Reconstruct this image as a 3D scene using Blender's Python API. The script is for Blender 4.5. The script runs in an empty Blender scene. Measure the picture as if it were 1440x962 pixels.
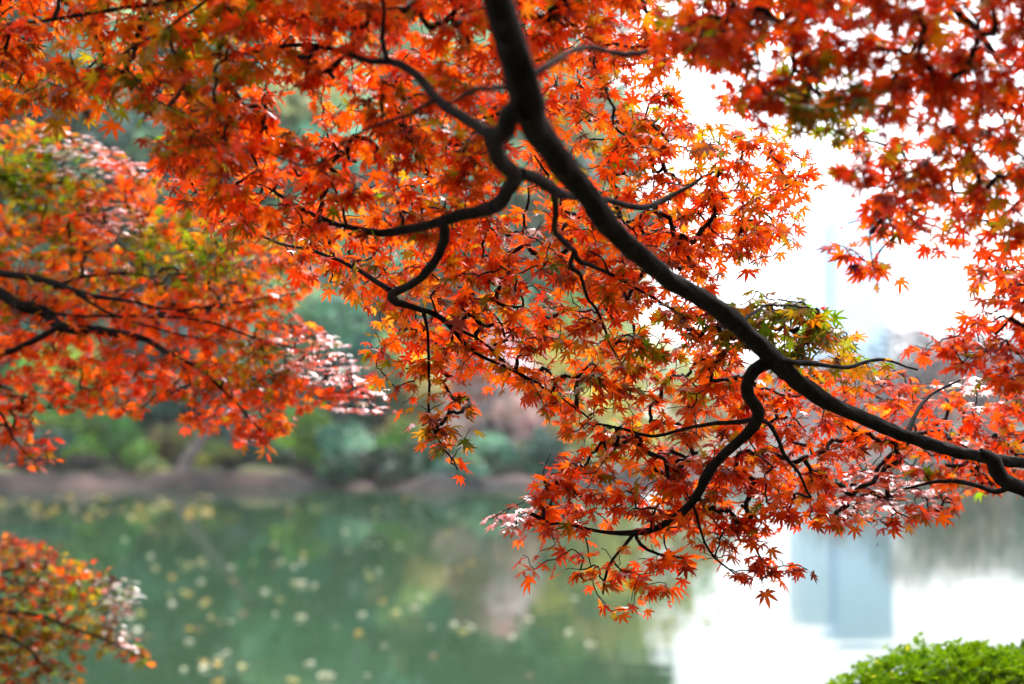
import bpy, math, random
import numpy as np
from mathutils import Vector

SEED = 11
random.seed(SEED)
RNG = np.random.default_rng(SEED)
scene = bpy.context.scene
COL = scene.collection

# ------------------------------------------------------------------ camera
EYE = np.array([0.0, 0.0, 2.1])            # eye height above the pond, water at z = 0
FPX = 2000.0                               # 50 mm lens on 36 mm film, photograph 1440 wide
PITCH = math.atan(109 / FPX)               # horizon lies below the middle of the frame
FWD = np.array([0, math.cos(PITCH), math.sin(PITCH)])
UPV = np.array([0, -math.sin(PITCH), math.cos(PITCH)])
RGT = np.array([1.0, 0, 0])
cam_d = bpy.data.cameras.new('camera')
cam = bpy.data.objects.new('camera', cam_d)
COL.objects.link(cam)
cam.location = EYE
cam.rotation_euler = (math.pi / 2 + PITCH, 0, 0)
cam_d.lens = 50
cam_d.sensor_width = 36
cam_d.clip_start = 0.05
cam_d.clip_end = 4000
cam_d.dof.use_dof = True
cam_d.dof.focus_distance = 2.92
cam_d.dof.aperture_fstop = 1.95
cam_d.dof.aperture_blades = 0
scene.camera = cam

# ------------------------------------------------------------------ sky, sun, exposure
world = bpy.data.worlds.new('World')
scene.world = world
world.use_nodes = True
wn = world.node_tree.nodes
wl = world.node_tree.links
wn.clear()
SUN_EL, SUN_AZ = math.radians(48), math.radians(25)      # azimuth from +Y towards +X
w_out = wn.new('ShaderNodeOutputWorld')
w_bg = wn.new('ShaderNodeBackground')
w_sky = wn.new('ShaderNodeTexSky')
w_sky.sky_type = 'NISHITA'
w_sky.sun_disc = False
w_sky.sun_elevation = SUN_EL
w_sky.sun_rotation = SUN_AZ
w_sky.air_density = 1.0
w_sky.dust_density = 4.0
w_mix = wn.new('ShaderNodeMix')
w_mix.data_type = 'RGBA'
w_mix.inputs[0].default_value = 0.82                     # share of the closed cloud cover
w_mix.inputs[7].default_value = (8.6, 8.75, 9.2, 1)
wl.new(w_sky.outputs[0], w_mix.inputs[6])
wl.new(w_mix.outputs[2], w_bg.inputs[0])
w_bg.inputs[1].default_value = 0.12
wl.new(w_bg.outputs[0], w_out.inputs[0])

sun_d = bpy.data.lights.new('sun', 'SUN')
sun_d.energy = 1.5
sun_d.angle = math.radians(25)
sun_d.color = (1.0, 0.96, 0.9)
sun = bpy.data.objects.new('sun', sun_d)
COL.objects.link(sun)
sdir = Vector((math.sin(SUN_AZ) * math.cos(SUN_EL), math.cos(SUN_AZ) * math.cos(SUN_EL), math.sin(SUN_EL)))
sun.rotation_euler = (-sdir).to_track_quat('-Z', 'Y').to_euler()
sun.location = (20, 40, 60)

scene.view_settings.view_transform = 'Standard'
scene.view_settings.look = 'None'
scene.view_settings.gamma = 1
scene.view_settings.use_curve_mapping = False
scene.view_settings.exposure = 1.9
cy = scene.cycles
cy.use_denoising = True
cy.max_bounces = 10
cy.diffuse_bounces = 4
cy.glossy_bounces = 4
cy.transmission_bounces = 6
cy.volume_bounces = 0
cy.sample_clamp_indirect = 8
cy.caustics_reflective = False
cy.caustics_refractive = False


# ------------------------------------------------------------------ helpers
def at(px, py, d):
    """pixel of the photograph at depth d metres along the view -> point in the place"""
    return EYE + d * (FWD + (px - 720) / FPX * RGT + (481 - py) / FPX * UPV)


def unit(v):
    return v / (np.linalg.norm(v, axis=-1, keepdims=True) + 1e-9)


def tag(o, label=None, cat=None, group=None, kind=None):
    if label: o['label'] = label
    if cat: o['category'] = cat
    if group: o['group'] = group
    if kind: o['kind'] = kind
    return o


def empty(name, loc):
    o = bpy.data.objects.new(name, None)
    o.empty_display_size = 0.3
    o.location = loc
    COL.objects.link(o)
    return o


def mesh_obj(name, V, F, mat, parent=None, colors=None, smooth=True, mats=None, midx=None):
    """V (n,3) in the world, F list/array of tris or quads; parent is an Empty with no rotation"""
    me = bpy.data.meshes.new(name)
    V = np.asarray(V, dtype=np.float32)
    origin = np.zeros(3)
    if parent is not None:
        p = parent
        while p is not None:
            origin = origin + np.array(p.location)
            p = p.parent
    Vl = V - origin.astype(np.float32)
    if isinstance(F, np.ndarray):
        n, k = F.shape
        me.vertices.add(len(Vl))
        me.vertices.foreach_set('co', Vl.ravel())
        me.loops.add(n * k)
        me.loops.foreach_set('vertex_index', F.astype(np.int32).ravel())
        me.polygons.add(n)
        me.polygons.foreach_set('loop_start', np.arange(0, n * k, k, dtype=np.int32))
        me.polygons.foreach_set('loop_total', np.full(n, k, dtype=np.int32))
        me.update(calc_edges=True)
    else:
        me.from_pydata(Vl.tolist(), [], F)
    if smooth:
        me.polygons.foreach_set('use_smooth', np.ones(len(me.polygons), dtype=bool))
    if colors is not None:
        a = me.color_attributes.new('tint', 'FLOAT_COLOR', 'POINT')
        c = np.ones((len(Vl), 4), dtype=np.float32)
        c[:, :3] = colors
        a.data.foreach_set('color', c.ravel())
    me.materials.append(mat)
    if mats:
        for m in mats: me.materials.append(m)
        me.polygons.foreach_set('material_index', np.asarray(midx, dtype=np.int32))
    me.validate()
    o = bpy.data.objects.new(name, me)
    COL.objects.link(o)
    if parent is not None:
        o.parent = parent
    return o


def catmull(P, step):
    """smooth curve through rows of P (xyz + radius)"""
    P = np.asarray(P, float)
    if len(P) == 2:
        n = max(2, int(np.linalg.norm(P[1, :3] - P[0, :3]) / step))
        t = np.linspace(0, 1, n + 1)[:, None]
        return P[0] * (1 - t) + P[1] * t
    Q = np.vstack([2 * P[0] - P[1], P, 2 * P[-1] - P[-2]])
    out = []
    for i in range(1, len(Q) - 2):
        p0, p1, p2, p3 = Q[i - 1], Q[i], Q[i + 1], Q[i + 2]
        n = max(2, int(np.linalg.norm(p2[:3] - p1[:3]) / step))
        t = np.arange(n)[:, None] / n
        out.append(0.5 * (2 * p1 + (p2 - p0) * t + (2 * p0 - 5 * p1 + 4 * p2 - p3) * t ** 2 + (3 * p1 - p0 - 3 * p2 + p3) * t ** 3))
    out.append(P[-1:])
    C = np.vstack(out)
    C[:, 3] = np.maximum(C[:, 3], P[:, 3].min() * 0.8)
    return C


def tube(C, sides=8, knot=0.0, rng=RNG, cap=True):
    """rings round the curve C (xyz + radius); knot roughens the radius"""
    C = np.asarray(C, float)
    X = C[:, :3]
    T = unit(np.gradient(X, axis=0))
    ref = np.array([0, 0, 1.0]) if abs(T[0, 2]) < 0.9 else np.array([1.0, 0, 0])
    N = np.zeros_like(X)
    n = unit(ref - T[0] * ref.dot(T[0]))
    for i in range(len(X)):
        n = unit(n - T[i] * n.dot(T[i]))
        N[i] = n
    B = np.cross(T, N)
    ang = np.arange(sides) * 2 * math.pi / sides
    R = C[:, 3][:, None] * np.ones((1, sides))
    if knot > 0:
        m = len(X)
        a = rng.normal(0, 1, (m, sides))
        a = (a + np.roll(a, 1, 0) + np.roll(a, -1, 0) + np.roll(a, 1, 1)) / 2
        R = R * (1 + knot * np.clip(a, -1.6, 1.6))
    V = X[:, None, :] + R[:, :, None] * (np.cos(ang)[None, :, None] * N[:, None, :] + np.sin(ang)[None, :, None] * B[:, None, :])
    V = V.reshape(-1, 3)
    i = np.arange(len(X) - 1)[:, None] * sides
    j = np.arange(sides)[None, :]
    j2 = (j + 1) % sides
    F = np.stack([i + j, i + j2, i + sides + j2, i + sides + j], -1).reshape(-1, 4)
    if cap:
        V = np.vstack([V, X[-1] + T[-1] * C[-1, 3] * 1.2])
        e = len(V) - 1
        b = (len(X) - 1) * sides
        F = np.vstack([F, np.array([[b + k, b + (k + 1) % sides, e, e] for k in range(sides)])])
    return V, F


def tube_obj(name, C, mat, parent, sides=8, knot=0.0):
    V, F = tube(C, sides, knot)
    F = [tuple(dict.fromkeys(f)) for f in F.tolist()]
    return mesh_obj(name, V, F, mat, parent)


# ------------------------------------------------------------------ materials
def new_mat(name):
    m = bpy.data.materials.new(name)
    m.use_nodes = True
    m.node_tree.nodes.clear()
    return m, m.node_tree.nodes, m.node_tree.links


def leaf_material(name, rough=0.3, gloss=0.5, trans=0.55, tint=None, spots=True, backface=False):
    """thin leaf: reflects, lets light through and has a waxy, wet surface"""
    m, N, L = new_mat(name)
    out = N.new('ShaderNodeOutputMaterial')
    if tint is None:
        at_ = N.new('ShaderNodeVertexColor'); at_.layer_name = 'tint'; c = at_.outputs[0]
    else:
        r = N.new('ShaderNodeRGB'); r.outputs[0].default_value = (*tint, 1); c = r.outputs[0]
    tc = N.new('ShaderNodeTexCoord')
    if spots:
        nz = N.new('ShaderNodeTexNoise'); nz.inputs['Scale'].default_value = 70; nz.inputs['Detail'].default_value = 4
        L.new(tc.outputs['Object'], nz.inputs['Vector'])
        rp = N.new('ShaderNodeValToRGB')
        rp.color_ramp.elements[0].position = 0.30; rp.color_ramp.elements[0].color = (0.45, 0.36, 0.3, 1)
        rp.color_ramp.elements[1].position = 0.48; rp.color_ramp.elements[1].color = (1, 1, 1, 1)
        L.new(nz.outputs[0], rp.inputs[0])
        mx = N.new('ShaderNodeMix'); mx.data_type = 'RGBA'; mx.blend_type = 'MULTIPLY'; mx.inputs[0].default_value = 1
        L.new(c, mx.inputs[6]); L.new(rp.outputs[0], mx.inputs[7]); c = mx.outputs[2]
    df = N.new('ShaderNodeBsdfDiffuse'); L.new(c, df.inputs[0])
    tr = N.new('ShaderNodeBsdfTranslucent'); L.new(c, tr.inputs[0])
    a = N.new('ShaderNodeMixShader'); a.inputs[0].default_value = trans
    L.new(df.outputs[0], a.inputs[1]); L.new(tr.outputs[0], a.inputs[2])
    gl = N.new('ShaderNodeBsdfGlossy'); gl.inputs['Roughness'].default_value = rough
    gl.inputs[0].default_value = (0.95, 0.95, 1, 1)
    fr = N.new('ShaderNodeFresnel'); fr.inputs[0].default_value = 1.52
    mt = N.new('ShaderNodeMath'); mt.operation = 'MULTIPLY'; mt.inputs[1].default_value = gloss
    L.new(fr.outputs[0], mt.inputs[0])
    if backface:                                                   # waxy above, matt below
        ge = N.new('ShaderNodeNewGeometry'); mr = N.new('ShaderNodeMapRange')
        mr.inputs[3].default_value = gloss; mr.inputs[4].default_value = gloss * 0.08
        L.new(ge.outputs['Backfacing'], mr.inputs[0]); L.new(mr.outputs[0], mt.inputs[1])
    b = N.new('ShaderNodeMixShader')
    L.new(mt.outputs[0], b.inputs[0]); L.new(a.outputs[0], b.inputs[1]); L.new(gl.outputs[0], b.inputs[2])
    L.new(b.outputs[0], out.inputs[0])
    return m


def bark_material(name, c0, c1, scale=30, rough=0.75, bump=0.4, lichen=False):
    m, N, L = new_mat(name)
    out = N.new('ShaderNodeOutputMaterial')
    p = N.new('ShaderNodeBsdfPrincipled')
    tc = N.new('ShaderNodeTexCoord')
    nz = N.new('ShaderNodeTexNoise'); nz.inputs['Scale'].default_value = scale; nz.inputs['Detail'].default_value = 8
    nz.inputs['Roughness'].default_value = 0.65
    L.new(tc.outputs['Object'], nz.inputs['Vector'])
    rp = N.new('ShaderNodeValToRGB')
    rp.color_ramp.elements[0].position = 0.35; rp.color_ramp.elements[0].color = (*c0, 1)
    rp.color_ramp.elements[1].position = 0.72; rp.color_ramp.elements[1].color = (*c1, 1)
    L.new(nz.outputs[0], rp.inputs[0]); bc = rp.outputs[0]
    if lichen:
        n2 = N.new('ShaderNodeTexNoise'); n2.inputs['Scale'].default_value = 11; n2.inputs['Detail'].default_value = 9; n2.inputs['Roughness'].default_value = 0.7
        L.new(tc.outputs['Object'], n2.inputs['Vector'])
        r2 = N.new('ShaderNodeMapRange'); r2.inputs[1].default_value = 0.60; r2.inputs[2].default_value = 0.66; r2.inputs[4].default_value = 0.8; L.new(n2.outputs[0], r2.inputs[0])
        mx = N.new('ShaderNodeMix'); mx.data_type = 'RGBA'; mx.inputs[7].default_value = (0.032, 0.028, 0.023, 1)
        L.new(r2.outputs[0], mx.inputs[0]); L.new(bc, mx.inputs[6]); bc = mx.outputs[2]
    L.new(bc, p.inputs['Base Color'])
    p.inputs['Roughness'].default_value = rough
    p.inputs['Specular IOR Level'].default_value = 0.06
    bp = N.new('ShaderNodeBump'); bp.inputs['Strength'].default_value = bump; bp.inputs['Distance'].default_value = 0.01
    L.new(nz.outputs[0], bp.inputs['Height']); L.new(bp.outputs[0], p.inputs['Normal'])
    L.new(p.outputs[0], out.inputs[0])
    return m


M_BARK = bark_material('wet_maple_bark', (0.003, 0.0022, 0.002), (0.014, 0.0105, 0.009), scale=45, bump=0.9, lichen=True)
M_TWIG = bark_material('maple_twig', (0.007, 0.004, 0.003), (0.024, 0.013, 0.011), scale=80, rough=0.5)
M_BARK_FAR = bark_material('grey_bark', (0.06, 0.05, 0.047), (0.19, 0.155, 0.14), scale=3, rough=0.9)
M_LEAF = leaf_material('maple_leaf', rough=0.3, gloss=0.16, trans=0.76, backface=True)
M_WET = leaf_material('wet_maple_leaf', rough=0.28, gloss=1.2, trans=0.6, backface=True)
M_FAR_LEAF = leaf_material('far_leaf', rough=0.6, gloss=0.12, trans=0.35, spots=False)
M_HEDGE = leaf_material('azalea_leaf', rough=0.45, gloss=0.02, trans=0.45, spots=False)
M_FLOAT = leaf_material('fallen_leaf', rough=0.4, gloss=0.3, trans=0.4, spots=False)

# ------------------------------------------------------------------ ground and water
def smooth(a, b, x):
    t = np.clip((x - a) / (b - a), 0, 1)
    return t * t * (3 - 2 * t)


def shore(x):
    return 43.2 + 40 * smooth(6, 24, x) + 0.8 * np.sin(x * 0.55) + 0.5 * np.sin(x * 1.3 + 1)


def height(x, y):
    x = np.asarray(x, float); y = np.asarray(y, float)
    near_edge = 7.2 + 0.25 * np.sin(x * 1.1)
    h = 0.5 + 0.03 * np.sin(x * 2.1 + y * 1.3)
    h = h + (-1.4 - h) * smooth(near_edge - 0.4, near_edge + 1.2, y)
    s = shore(x)
    far = 0.46 - 0.24 * smooth(-7.5, -4.5, x) + 0.16 * np.sin(x * 0.9) * np.cos(y * 0.35) + 0.12 * np.sin(x * 2.3 + 0.6) + 0.07 * np.sin(x * 5.1) + 1.6 * smooth(3, 22, y - s) * smooth(14, -4, x)
    far = far + 6 * smooth(20, 60, y - s) * smooth(16, -2, x)
    h = h + (far - h) * smooth(s - 1.6, s + 1.0, y)
    side = smooth(70, 90, np.abs(x))
    h = h + (0.8 - h) * side * (y > 7)
    return h


def ground():
    xs = np.unique(np.concatenate([np.linspace(-1800, -90, 12), np.linspace(-90, -26, 20), np.linspace(-26, 34, 121), np.linspace(34, 100, 20), np.linspace(100, 1800, 12)]))
    ys = np.unique(np.concatenate([np.linspace(-1500, -20, 8), np.linspace(-20, 6, 14), np.linspace(6, 10, 17), np.linspace(10, 38, 8), np.linspace(38, 60, 60), np.linspace(60, 95, 50), np.linspace(95, 200, 14), np.linspace(200, 2500, 10)]))
    X, Y = np.meshgrid(xs, ys)
    Z = height(X, Y)
    V = np.stack([X, Y, Z], -1).reshape(-1, 3)
    nx, ny = len(xs), len(ys)
    i = np.arange(ny - 1)[:, None] * nx; j = np.arange(nx - 1)[None, :]
    F = np.stack([i + j, i + j + 1, i + nx + j + 1, i + nx + j], -1).reshape(-1, 4)
    m, N, L = new_mat('earth_and_grass')
    out = N.new('ShaderNodeOutputMaterial'); p = N.new('ShaderNodeBsdfPrincipled'); p.inputs['Roughness'].default_value = 0.95
    g = N.new('ShaderNodeNewGeometry'); s = N.new('ShaderNodeSeparateXYZ'); L.new(g.outputs['Position'], s.inputs[0])
    nz = N.new('ShaderNodeTexNoise'); nz.inputs['Scale'].default_value = 0.45; nz.inputs['Detail'].default_value = 7; L.new(g.outputs['Position'], nz.inputs['Vector'])
    earth = N.new('ShaderNodeValToRGB'); e = earth.color_ramp.elements
    e[0].position = 0.42; e[0].color = (0.008, 0.007, 0.008, 1); e[1].position = 0.70; e[1].color = (0.12, 0.075, 0.06, 1)
    grass = N.new('ShaderNodeValToRGB'); e = grass.color_ramp.elements
    e[0].position = 0.38; e[0].color = (0.05, 0.09, 0.025, 1); e[1].position = 0.62; e[1].color = (0.16, 0.15, 0.07, 1)
    L.new(nz.outputs[0], earth.inputs[0]); L.new(nz.outputs[0], grass.inputs[0])
    ad = N.new('ShaderNodeMath'); ad.operation = 'MULTIPLY_ADD'; ad.inputs[1].default_value = 0.5
    L.new(nz.outputs[0], ad.inputs[0]); L.new(s.outputs[2], ad.inputs[2])
    mr = N.new('ShaderNodeMapRange'); mr.inputs[1].default_value = 0.68; mr.inputs[2].default_value = 0.85
    L.new(ad.outputs[0], mr.inputs[0])
    mx = N.new('ShaderNodeMix'); mx.data_type = 'RGBA'
    L.new(mr.outputs[0], mx.inputs[0]); L.new(earth.outputs[0], mx.inputs[6]); L.new(grass.outputs[0], mx.inputs[7])
    L.new(mx.outputs[2], p.inputs['Base Color']); L.new(p.outputs[0], out.inputs[0])
    return tag(mesh_obj('ground', V, F, m), kind='structure')


def water():
    m, N, L = new_mat('pond_water')
    out = N.new('ShaderNodeOutputMaterial')
    body = N.new('ShaderNodeBsdfDiffuse'); body.inputs[0].default_value = (0.025, 0.052, 0.026, 1)
    gl = N.new('ShaderNodeBsdfGlossy'); gl.inputs['Roughness'].default_value = 0.03
    fr = N.new('ShaderNodeFresnel'); fr.inputs[0].default_value = 1.33
    tc = N.new('ShaderNodeTexCoord')
    mp = N.new('ShaderNodeMapping'); mp.inputs['Scale'].default_value = (0.5, 1.6, 1)
    nz = N.new('ShaderNodeTexNoise'); nz.inputs['Scale'].default_value = 1.2; nz.inputs['Detail'].default_value = 3
    L.new(tc.outputs['Object'], mp.inputs[0]); L.new(mp.outputs[0], nz.inputs['Vector'])
    bp = N.new('ShaderNodeBump'); bp.inputs['Strength'].default_value = 0.10; bp.inputs['Distance'].default_value = 0.03
    L.new(nz.outputs[0], bp.inputs['Height'])
    L.new(bp.outputs[0], gl.inputs['Normal']); L.new(bp.outputs[0], fr.inputs['Normal'])
    mx = N.new('ShaderNodeMixShader')
    L.new(fr.outputs[0], mx.inputs[0]); L.new(body.outputs[0], mx.inputs[1]); L.new(gl.outputs[0], mx.inputs[2]); L.new(mx.outputs[0], out.inputs[0])
    V = [(-95, 6.4, 0), (95, 6.4, 0), (95, 90, 0), (-95, 90, 0)]
    return tag(mesh_obj('pond_water', V, [(0, 1, 2, 3)], m, smooth=False), kind='structure')


ground()
water()

# ------------------------------------------------------------------ maple leaves
def leaf_shape(droop, fold, curl, jit):
    """palmate maple leaf of seven pointed lobes, petiole joint at the origin, blade along +X, upper side +Z"""
    angs = np.radians([-122, -80, -39, 0, 39, 80, 122]) + jit * RNG.normal(0, 0.06, 7)
    lens = np.array([0.40, 0.76, 0.95, 1.0, 0.95, 0.76, 0.40]) * (1 + jit * RNG.normal(0, 0.06, 7))
    V = [(0, 0, 0)]; F = []
    sin_i = []
    bounds = np.concatenate([[angs[0] - 0.35], (angs[1:] + angs[:-1]) / 2, [angs[-1] + 0.35]])
    for k, b in enumerate(bounds):
        r = 0.31 if 0 < k < 7 else 0.13
        if k in (1, 6): r = 0.24
        V.append((r * math.cos(b), r * math.sin(b), 0)); sin_i.append(len(V) - 1)
    for k in range(7):
        a, l = angs[k], lens[k]
        d = np.array([math.cos(a), math.sin(a)]); n = np.array([-d[1], d[0]])
        w = 0.125 * (0.55 + 0.45 * l)
        sh = 0.56 * l
        base = len(V)
        for (al, off) in ((sh, -w), (sh, w), (0.80 * l, -w * 0.52), (0.80 * l, w * 0.52), (l * 1.03, 0)):
            q = d * al + n * off
            V.append((q[0], q[1], 0))
        q = d * sh * 0.95; V.append((q[0], q[1], -1.0))            # midrib, folded down
        q = d * 0.82 * l; V.append((q[0], q[1], -0.55))
        sl, sr = sin_i[k], sin_i[k + 1]
        a0, a1, b0, b1, tip, mid, mid2 = range(base, base + 7)
        F += [(0, sl, mid), (sl, a0, mid), (0, mid, sr), (sr, mid, a1), (a0, b0, mid2), (a0, mid2, mid), (a1, mid2, b1), (a1, mid, mid2), (b0, tip, mid2), (b1, mid2, tip)]
    V = np.array(V, float)
    r2 = (V[:, 0] ** 2 + V[:, 1] ** 2)
    V[:, 2] = V[:, 2] * fold - droop * r2 + curl * V[:, 1] * np.abs(V[:, 1]) + jit * RNG.normal(0, 0.018, len(V))
    # petiole: a thin three-sided stalk running back from the joint
    pl = RNG.uniform(0.45, 0.7)
    b = len(V)
    ring = np.array([(0, 0.014, -0.01), (0, -0.014, -0.01), (0, 0, 0.014)])
    V = np.vstack([V, ring, ring + (-pl, 0, 0.10)])
    for j in range(3):
        j2 = (j + 1) % 3
        F += [(b + j, b + j2, b + 3 + j2), (b + j, b + 3 + j2, b + 3 + j)]
    V[:, 0] += pl                                                  # origin at the twig
    V[:, 2] -= 0.10
    return V, np.array(F), b


SHAPES = [leaf_shape(RNG.uniform(0.05, 0.42), RNG.uniform(0.02, 0.075), RNG.uniform(-0.18, 0.18), 1.0) for _ in range(12)]
NV = len(SHAPES[0][0])
SH_V = np.stack([s[0] for s in SHAPES])
SH_F = SHAPES[0][1]
PET = SHAPES[0][2]
TIPS = [9 + 7 * k + 4 for k in range(7)]; MIDS = [9 + 7 * k + 5 for k in range(7)]


def leaves_mesh(P, T, N, size, colors):
    """one mesh of maple leaves at P with blade direction T and upper normal N"""
    n = len(P)
    T = unit(T); N = unit(N - T * np.sum(N * T, -1, keepdims=True)); B = np.cross(N, T)
    k = RNG.integers(0, len(SHAPES), n)
    S = SH_V[k] * size[:, None, None]
    V = P[:, None, :] + S[:, :, 0:1] * T[:, None, :] + S[:, :, 1:2] * B[:, None, :] + S[:, :, 2:3] * N[:, None, :]
    F = (SH_F[None] + (np.arange(n) * NV)[:, None, None]).reshape(-1, 3)
    c = np.repeat(colors[:, None, :], NV, 1)
    c[:, TIPS] *= np.array([0.86, 0.62, 0.7]); c[:, MIDS] *= np.array([1.06, 1.28, 1.1]); c[:, 0] *= np.array([1.06, 1.4, 1.1])
    c[:, PET:, :] = np.array([0.35, 0.06, 0.03])
    return V.reshape(-1, 3), F, c.reshape(-1, 3)


def vnoise(p, s, seed=0):
    """smooth value noise 0..1 by summed sines"""
    q = p * s + seed * 7.31
    return 0.5 + 0.5 * np.clip((np.sin(q[:, 0] * 1.7 + 1.3 * np.sin(q[:, 1] * 1.1)) + np.sin(q[:, 1] * 2.3 + q[:, 2] * 1.9) + np.sin(q[:, 2] * 2.9 - q[:, 0] * 1.2)) / 2.2, -1, 1)


PALETTE = {   # leaf colours; brown is dead leaves and also stands for shadowed ones
    'orange': (0.90, 0.112, 0.002), 'red': (0.84, 0.045, 0.003), 'deep': (0.48, 0.025, 0.008),
    'gold': (0.80, 0.20, 0.010), 'olive': (0.36, 0.20, 0.005), 'green': (0.15, 0.23, 0.005), 'brown': (0.14, 0.035, 0.018)}
PNAMES = ['orange', 'red', 'deep', 'gold', 'olive', 'green', 'brown']
PCOL = np.array([PALETTE[k] for k in PNAMES])


def inside(poly, x, y):
    poly = np.asarray(poly, float); r = np.zeros(len(x), bool)
    j = len(poly) - 1
    for i in range(len(poly)):
        xi, yi = poly[i]; xj, yj = poly[j]
        c = ((yi > y) != (yj > y)) & (x < (xj - xi) * (y - yi) / (yj - yi + 1e-12) + xi)
        r ^= c; j = i
    return r


LEAF_R = 0.0238
CLUSTER = 3.4
FULL = 2.15


class Region:
    """a tier of foliage: outline as seen from the camera, depth along the view, how full it is, colours"""
    def __init__(self, poly, depth, thick, cover, w, gaps=(), up=0.0, zones=(), size=1.0):
        self.poly, self.depth, self.thick, self.cover, self.w, self.gaps, self.up, self.zones, self.size = poly, depth, thick, cover, w, gaps, up, zones, size

    def tips(self):
        p = np.asarray(self.poly, float)
        lo, hi = p.min(0), p.max(0)
        g = np.stack(np.meshgrid(np.arange(lo[0], hi[0], 8), np.arange(lo[1], hi[1], 8)), -1).reshape(-1, 2)
        area = inside(p, g[:, 0], g[:, 1]).sum() * 64
        d0 = float(np.mean([self.depth(*q) for q in p]))
        lp = 2 * LEAF_R * self.size * FPX / d0
        n = int(FULL * self.cover * area / (0.21 * lp * lp) / CLUSTER)
        def draw(m):
            q = RNG.uniform(lo, hi, (m * 3 + 40, 2))
            q = q[inside(p, q[:, 0], q[:, 1])]
            k = np.ones(len(q), bool)
            for (gx, gy, rx, ry, keep) in self.gaps:
                k &= ~((((q[:, 0] - gx) / rx) ** 2 + ((q[:, 1] - gy) / ry) ** 2 < 1) & (RNG.random(len(q)) > keep))
            return q[k]
        out = draw(4)[:1]
        while len(out) < n:                                        # each next tip takes the emptiest of a few places
            c = draw(4)[:4]
            if len(c) == 0: continue
            D = ((c[:, None] - out[None]) ** 2).sum(-1).min(1)
            out = np.vstack([out, c[D.argmax()]])
        q = np.array(out[:n])
        d = np.array([self.depth(x, y) for x, y in q]) + RNG.uniform(-0.55, 1.45, n) * self.thick
        return q, np.array([at(x, y, dd) for (x, y), dd in zip(q, d)])


def lin(px0, d0, px1, d1, axis='x'):
    def f(x, y):
        v = x if axis == 'x' else y
        t = min(1, max(0, (v - px0) / (px1 - px0)))
        return d0 + (d1 - d0) * t
    return f


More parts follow.
